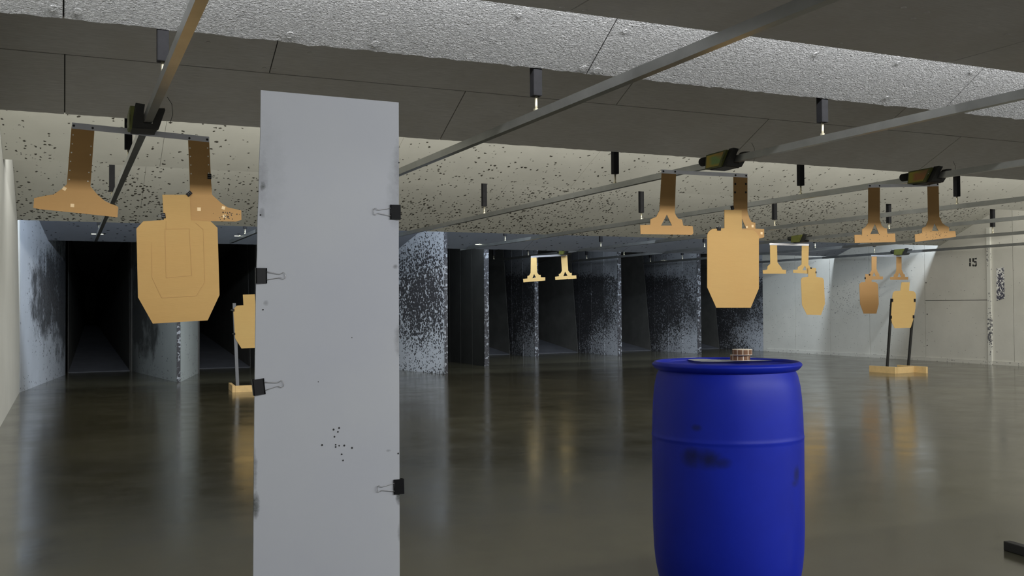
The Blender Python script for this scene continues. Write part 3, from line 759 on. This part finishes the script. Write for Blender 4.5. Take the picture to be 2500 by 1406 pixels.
def c5(x, y): return (1240+x/12.5, 590+y/12.5)
carriage(4, 17.7, 'small distant carriage with shining bar in front of the dark bullet traps', [(1296, 625.2), (1296, 629.2), (1384.4, 624.4), (1384.4, 620)], M['olive'], M['alu'])
h = [c5(*p) for p in [(700,450),(875,450),(890,940),(945,1010),(1000,1015),(1005,1085),(1140,1085),(1140,1185),(475,1240),(465,1135),(595,1125),(595,1045),(650,1030),(695,950)]]
card('cardboard_hanger', 'left tan hanger with shot-through cutout before the dark bullet traps', 'hanger', h, 17.705, M['card_far'], G_H, hole=[c5(800,985), c5(855,1090), c5(745,1120)])
h = [c5(*p) for p in [(1620,385),(1805,375),(1840,880),(1895,950),(1950,955),(1950,1030),(2085,1025),(2095,1125),(1830,1140),(1810,1125),(1790,1142),(1450,1170),(1440,1070),(1560,1055),(1555,985),(1605,970),(1650,890)]]
card('cardboard_hanger', 'right tan hanger with clean cutout before the dark bullet traps', 'hanger', h, 17.705, M['card_far'], G_H, hole=[c5(1745,910), c5(1820,1040), c5(1695,1050)])

# ------------------------------------------------------------------ standing targets
def beam(name, a, b, wdt, hgt, mat, par, z0=0.0, bev=0.003):
    a = Vector((a[0], a[1], 0)); b = Vector((b[0], b[1], 0)); t = (b-a).normalized(); n = Vector((-t.y, t.x, 0))
    bm = bmesh.new()
    q = [a+n*wdt/2, b+n*wdt/2, b-n*wdt/2, a-n*wdt/2]
    prism_bm(bm, [p+Vector((0, 0, z0)) for p in q], (0, 0, hgt))
    return link_mesh(name, bm, mat, par)
# right stand
st = thing('target_stand', 'pine target stand with two black uprights on the floor near the right wall', 'stand', (12.55, 12.2, 0))
HB = 0.105
a = on(2185, 912, 2, 0); b = on(2122, 907.6, 2, 0)
beam('base_board', (a.x+.02, a.y), (b.x+.02, b.y), 0.038, HB, M['pine'], st)
a2 = on(2261, 911, 2, 0); b2 = on(2215, 908.0, 2, 0)
beam('base_board', (a2.x+.02, a2.y), (a2.x+.02, a2.y+0.62), 0.038, HB, M['pine'], st)
cA = Vector((a.x+0.045, a.y+0.02, 0)); cB = Vector((a2.x, a2.y+0.26, 0))
beam('cross_board', (cA.x, cA.y), (cB.x-0.002, cB.y), 0.038, HB-.004, M['pine'], st)
def upright(name, p_bot, p_top, yb, wdt, mat, par, dep=0.03, z0=None):
    B = on(*p_bot, 1, yb); T_ = on(*p_top, 1, yb)
    if z0 is not None:
        t = (z0-T_.z)/(B.z-T_.z); B = T_ + (B-T_)*t
    bm = bmesh.new(); hw = Vector((wdt/2, 0, 0))
    prism_bm(bm, [B-hw, B+hw, T_+hw, T_-hw], (0, dep, 0)); return link_mesh(name, bm, mat, par)
YS = 12.30
upright('upright', (2167.5, 897), (2179, 729), YS, 0.036, M['blackm'], st, z0=0.004)
upright('upright', (2219, 896), (2233.5, 728), YS, 0.036, M['blackm'], st, z0=0.004)
T = [c4(*p) for p in [(1805,745),(1905,745),(1897,850),(1950,855),(1970,868),(1982,895),(1975,1060),(1950,1195),(1917,1300),(1720,1305),(1690,1245),(1676,1180),(1690,960),(1698,885),(1706,866),(1725,853),(1790,848)]]
card('cardboard_target', 'bright tan cardboard target clipped to the pine stand with black uprights', 'target', T, YS-0.006, M['card_far'], G_T)
for (px, py, s, lab) in ((2176.5, 733, 1, 'upper left'), (2234.5, 733, -1, 'upper right'), (2173.5, 774, 1, 'lower left'), (2231.5, 773, -1, 'lower right')):
    pclip('tiny black binder clip at the %s of the standing right target' % lab, px, py, (s, 0), 0.05, YS-0.006, handles=False)
# left stand
YL = 13.75
st = thing('target_stand', 'pine target stand with grey uprights, half behind the white board', 'stand', (2.4, YL, 0))
a = on(567, 958, 2, 0); b = on(555.5, 950.5, 2, 0)
beam('base_board', (a.x+.02, a.y), (b.x+.04, b.y+.05), 0.038, 0.09, M['pine'], st)
beam('base_board', (a.x+0.72, a.y), (a.x+.72, a.y+0.62), 0.038, 0.09, M['pine'], st)
beam('cross_board', (a.x+0.041, a.y+0.02), (a.x+0.70, a.y+0.02), 0.038, 0.086, M['pine'], st)
upright('upright', (580, 936), (572, 740), YL, 0.042, M['pole'], st, z0=0.004)
upright('upright', (648, 938), (642, 742), YL, 0.042, M['pole'], st, z0=0.004)
c8 = lambda L_: tr(L_, 540, 700, 4.686)
T = c8([(248,90),(385,85),(392,208),(470,206),(490,222),(503,275),(500,590),(440,698),(232,705),(160,590),(140,280),(150,245),(180,215),(255,211)])
card('cardboard_target', 'tan cardboard target on the left stand, half hidden by the white board', 'target', T, YL-0.006, M['card_far'], G_T)
pclip('small grey-handled binder clip at the left shoulder of the half hidden target', 568, 757, (1, 0), 0.035, YL-0.006, flat=False)
pclip('small binder clip low on the left edge of the half hidden target', 571, 815, (1, 0), 0.028, YL-0.006, flat=False)

# ------------------------------------------------------------------ white board in the foreground
YW = 3.06
# material with grime at the edges
mt, nt, bs = newmat('white_faced_board'); p = pos(nt)
n = noise(nt, p, 9, 5, 0.65); n3 = noise(nt, p, 40, 4, 0.7)
cc = mixc(nt, ramp(nt, noise(nt, p, 2.0, 3), 0.3, 0.7), (0.385, 0.40, 0.44), (0.42, 0.435, 0.455))
gr = None
for (px, py, rx, rz, s) in ((640, 430,   .030, .10, .35), (641, 455, .012, .02, .9), (974, 420, .025, .12, .4), (970, 470, .04, .15, .22), (650, 420, .07, .2, .12), (622, 1232, .016, .05, 1.0),
                            (620, 1150, .012, .08, .6), (976, 1212, .016, .035, 1.0), (974, 830, .020, .06, .45), (976, 1300, .01, .04, .5), (650, 740, .01, .01, .4), (965, 651, .010, .010, .6), (948, 1100, .010, .005, .5), (640, 520, .012, .02, .6)):
    P = on(px, py, 1, YW)
    sp = mth(nt, 'MULTIPLY', spot(nt, (P.x, YW, P.z), (rx, 0.5, rz), mth(nt, 'MULTIPLY', mth(nt, 'SUBTRACT', n3, 0.45), 1.6)), s)
    gr = sp if gr is None else mth(nt, 'MAXIMUM', gr, sp)
cc = mixc(nt, gr, cc, (0.06, 0.065, 0.06))
L(nt, cc, bs.inputs['Base Color']); bs.inputs['Roughness'].default_value = 0.6
M['whiteboard'] = mt
wb = thing('white_board', 'tall plain white board with bullet holes, nearest object at centre left', 'board', (0.75, YW, 0))
edge_l = [(637, 220), (636, 330), (633, 400), (632, 470), (629, 540), (628, 620), (625.5, 690), (624, 780), (622, 950), (620.5, 1100), (619.5, 1230), (618.5, 1406)]
edge_r = [(973.5, 250), (974, 420), (973.5, 600), (974, 800), (975, 1000), (975.5, 1200), (976, 1406)]
zb = 0.16
P = pl(edge_l, YW); Q = pl(edge_r, YW)
P.append(Vector((P[-1].x-0.004, YW, zb))); Q.append(Vector((Q[-1].x+0.002, YW, zb)))
ph = [prism('sheet', P + Q[::-1], (0, 0.008, 0), M['whiteboard'], wb)]
# concealed lath uprights and feet that carry the board
for s in (0.16, 0.84):
    xx = P[-1].x + (Q[-1].x-P[-1].x)*s
    box('upright', (xx, YW+0.03, 0.80), (0.036, 0.04, 1.60), M['pine'], wb)
    box('foot', (xx, YW+0.03, 0.02), (0.05, 0.5, 0.04), M['pine'], wb)
box('cross_board', ((P[-1].x+Q[-1].x)/2, YW+0.03, 0.085), (0.30, 0.038, 0.07), M['pine'], wb)
hz = lambda x, y: (760+x/11.71, 1020+y/11.71)
for (x, y, r) in ((637, 335, 1), (795, 290, 1), (760, 400, .9), (662, 540, .9), (308, 778, 1), (697, 770, .8), (697, 832, .9), (797, 795, .8), (942, 790, 1), (1163, 858, 1), (868, 1042, .9), (908, 1215, .9)):
    disc('bullet_hole', on(*hz(x, y), 1, YW), (0, -1, 0), 0.0032*r, 0.0006, M['hole'], wb, 9)
for (x, y, r) in ((642, 756, .8), (636, 525, .9), (859, 824, .5), (777, 932, .5), (974, 397, .8), (972, 1107, .9)):
    disc('bullet_hole', on(x, y, 1, YW), (0, -1, 0), 0.0032*r, 0.0006, M['hole'], wb, 9)
W = 0.0475
pclip('black binder clip with wire handle, upper right edge of the white board', 974.5, 518.5, (-1, 0.0), W, YW, depth=0.029)
pclip('black binder clip with wire handle, upper left edge of the white board', 626.5, 673, (1, 0.0), W, YW, depth=0.029)
pclip('slightly tilted black binder clip, lower left edge of the white board', 619.5, 946, (1, 0.10), W*1.02, YW, depth=0.031)
pclip('black binder clip protruding from the lower right edge of the white board', 983, 1186.5, (-1, -0.02), W, YW, depth=0.029)

# ------------------------------------------------------------------ blue drum and what stands on it
DX, DY = 2.44, 3.28
mt, nt, bs = newmat('blue_polyethylene'); p = pos(nt)
n = noise(nt, p, 14, 5, 0.65); nb = noise(nt, p, 2.5, 4, 0.6)
cc = mixc(nt, ramp(nt, nb, 0.3, 0.7), (0.004, 0.013, 0.28), (0.005, 0.019, 0.37))
gr = None
dc = Vector((DX, DY, 0)); vdir = (Vector((CAM.x, CAM.y, 0))-dc).normalized(); side = Vector((-vdir.y, vdir.x, 0))
def on_drum(px, py, R=0.30):
    r = (RIGHT*(px-CX) + UP*(-(py-CY)) + FWD*F).normalized()
    o_ = CAM - Vector((DX, DY, 0)); A_ = r.x**2+r.y**2; B_ = 2*(o_.x*r.x+o_.y*r.y); C_ = o_.x**2+o_.y**2-R*R
    dsc = max(0, B_*B_-4*A_*C_); t = (-B_-math.sqrt(dsc))/(2*A_); return CAM + r*t
for (px, py, rx, rz, s) in ((1700, 1044, .03, .018, .8), (1690, 1118, .07, .05, .85), (1725, 1122, .08, .05, .85), (1758, 1130, .05, .03, .75), (1945, 1160, .03, .05, .7), (1940, 1180, .03, .02, .6)):
    P_ = on_drum(px, py)
    sp = mth(nt, 'MULTIPLY', spot(nt, P_, (rx, rx, rz), mth(nt, 'MULTIPLY', mth(nt, 'SUBTRACT', n, 0.35), 1.1)), s)
    gr = sp if gr is None else mth(nt, 'MAXIMUM', gr, sp)
cc = mixc(nt, gr, cc, (0.006, 0.008, 0.02))
L(nt, cc, bs.inputs['Base Color']); bs.inputs['Roughness'].default_value = 0.45; bs.inputs['Specular IOR Level'].default_value = 0.25
bump(nt, bs, noise(nt, p, 5, 3), 0.08, 0.01)
M['blue'] = mt
dr = thing('plastic_drum', 'large blue plastic drum with smudges, standing right of centre in the foreground', 'drum', (DX, DY, 0))
def lathe(name, prof, mat, par, cx, cy, seg=96, smooth=True):
    bm = bmesh.new(); rings = []
    for (r, z) in prof:
        if r < 1e-5: rings.append([bm.verts.new((cx, cy, z))])
        else: rings.append([bm.verts.new((cx+r*math.cos(2*math.pi*k/seg), cy+r*math.sin(2*math.pi*k/seg), z)) for k in range(seg)])
    for a, b in zip(rings, rings[1:]):
        for k in range(seg):
            k2 = (k+1) % seg
            if len(a) == 1 and len(b) == 1: continue
            if len(a) == 1: bm.faces.new([a[0], b[k2], b[k]])
            elif len(b) == 1: bm.faces.new([a[k], a[k2], b[0]])
            else: bm.faces.new([a[k], a[k2], b[k2], b[k]])
    return link_mesh(name, bm, mat, par, smooth)
body = [(0, 0.0), (0.24, 0.0), (0.268, 0.008), (0.280, 0.035), (0.290, 0.09), (0.296, 0.15), (0.2995, 0.24), (0.300, 0.35), (0.300, 0.45), (0.3005, 0.585), (0.3005, 0.594),
        (0.3018, 0.598), (0.3018, 0.604), (0.3003, 0.608), (0.2995, 0.62), (0.298, 0.68), (0.294, 0.75), (0.289, 0.80), (0.280, 0.842), (0.270, 0.862), (0.268, 0.870)]
lathe('body', body, M['blue'], dr, DX, DY)
lip = [(0.266, 0.860), (0.281, 0.865), (0.289, 0.872), (0.2965, 0.882), (0.2975, 0.886), (0.2955, 0.890), (0.289, 0.896), (0.283, 0.898), (0.279, 0.895), (0.277, 0.888), (0.275, 0.876), (0.266, 0.870)]
lathe('rim', lip, M['blue'], dr, DX, DY)
lathe('lid', [(0.276, 0.868), (0.276, 0.884), (0.262, 0.886), (0.255, 0.880), (0.0, 0.879)], M['blue'], dr, DX, DY)
zl = 0.8895
# sheet of paper, slightly wavy
c10 = lambda x, y: (1700+x/11.36, 830+y/11.36)
pp = [on(px, py, 2, zl) for px, py in ((1682, 873), (1738, 871.5), (1790, 874), (1884, 879.6), (1850, 882.5), (1822, 884.5), (1760, 881), (1722, 879))]
cp = sum(pp, Vector())/len(pp)
bm = bmesh.new(); nn = 18
xs_ = (min(p.x for p in pp), max(p.x for p in pp)); ys_ = (min(p.y for p in pp), max(p.y for p in pp))
A4 = Matrix.Rotation(math.radians(-14), 3, 'Z')
grid = [[None]*(nn+1) for _ in range(nn+1)]
for i in range(nn+1):
    for j in range(nn+1):
        v = A4 @ Vector(((i/nn-.5)*0.33, (j/nn-.5)*0.27, 0))
        zz = 0.003 + 0.005*max(0, math.sin(i*0.5))*(j/nn) + 0.008*((i/nn-.5)**2)*abs(math.cos(j*.3))
        grid[i][j] = bm.verts.new((cp.x+v.x, cp.y+v.y+0.02, zl+zz-0.004))
for i in range(nn):
    for j in range(nn): bm.faces.new([grid[i][j], grid[i+1][j], grid[i+1][j+1], grid[i][j+1]])
bmesh.ops.solidify(bm, geom=bm.faces[:], thickness=0.0008)
o = link_mesh('paper_sheet', bm, M['paper'], None, True); origin(o, (cp.x, cp.y, zl)); tag(o, 'creased white paper sheet lying on the blue drum under the rolls', 'paper')
def roll(px, py, z0, label, ph):
    P_ = on(px, py, 2, z0); R_ = 0.0405; h_ = 0.0235
    e = thing('paster_roll', label, 'roll', (P_.x, P_.y, z0), 'rolls of brown square pasters on the drum')
    bm = bmesh.new()
    prof = [(0.019, 0), (R_, 0), (R_, h_), (0.019, h_)]
    seg = 48; rings = [[bm.verts.new((P_.x+r*math.cos(2*math.pi*k/seg), P_.y+r*math.sin(2*math.pi*k/seg), z0+z_)) for k in range(seg)] for r, z_ in prof]
    for a_, b_ in zip(rings, rings[1:]+rings[:1]):
        for k in range(seg): bm.faces.new([a_[k], a_[(k+1) % seg], b_[(k+1) % seg], b_[k]])
    link_mesh('backing_strip', bm, M['rollcore'], e)
    nsq = 11
    proto = None
    for i in range(nsq):
        a0 = ph + 2*math.pi*i/nsq; half = math.pi/nsq*0.84
        bm = bmesh.new(); st_ = 4; lo_, hi_ = [], []
        for k in range(st_+1):
            an = a0-half+2*half*k/st_
            d_ = Vector((math.cos(an), math.sin(an), 0))
            lo_.append(Vector((P_.x, P_.y, z0+0.0022))+d_*(R_+0.0006)); hi_.append(Vector((P_.x, P_.y, z0+h_-0.0022))+d_*(R_+0.0006))
        va = [bm.verts.new(q) for q in lo_]; vb = [bm.verts.new(q) for q in hi_]
        for k in range(st_): bm.faces.new([va[k], va[k+1], vb[k+1], vb[k]])
        bmesh.ops.solidify(bm, geom=bm.faces[:], thickness=0.0005)
        link_mesh('sticker', bm, M['brownsq'], e)
    return e
roll(1807, 879.5, zl+0.002, 'lower roll of brown square pasters on the paper on the drum', 0.1)
roll(1812, 866, zl+0.002+0.024, 'upper roll of brown square pasters stacked off-centre on the other', 0.42)

# ------------------------------------------------------------------ black bar end on the floor at the right edge
a = on(2450, 1343, 2, 0); b = on(2520, 1365, 2, 0)
d_ = (b-a).normalized()
bm = bmesh.new(); nrm_ = Vector((-d_.y, d_.x, 0))
e0 = a; e1 = a + d_*1.1
prism_bm(bm, [e0, e1, e1+nrm_*0.04, e0+nrm_*0.04], (0, 0, 0.042)); bevel_all(bm, 0.004)
o = link_mesh('steel_bar', bm, M['black']); origin(o, (e0.x, e0.y, 0)); tag(o, 'black square steel bar lying on the floor at the lower right corner', 'bar')
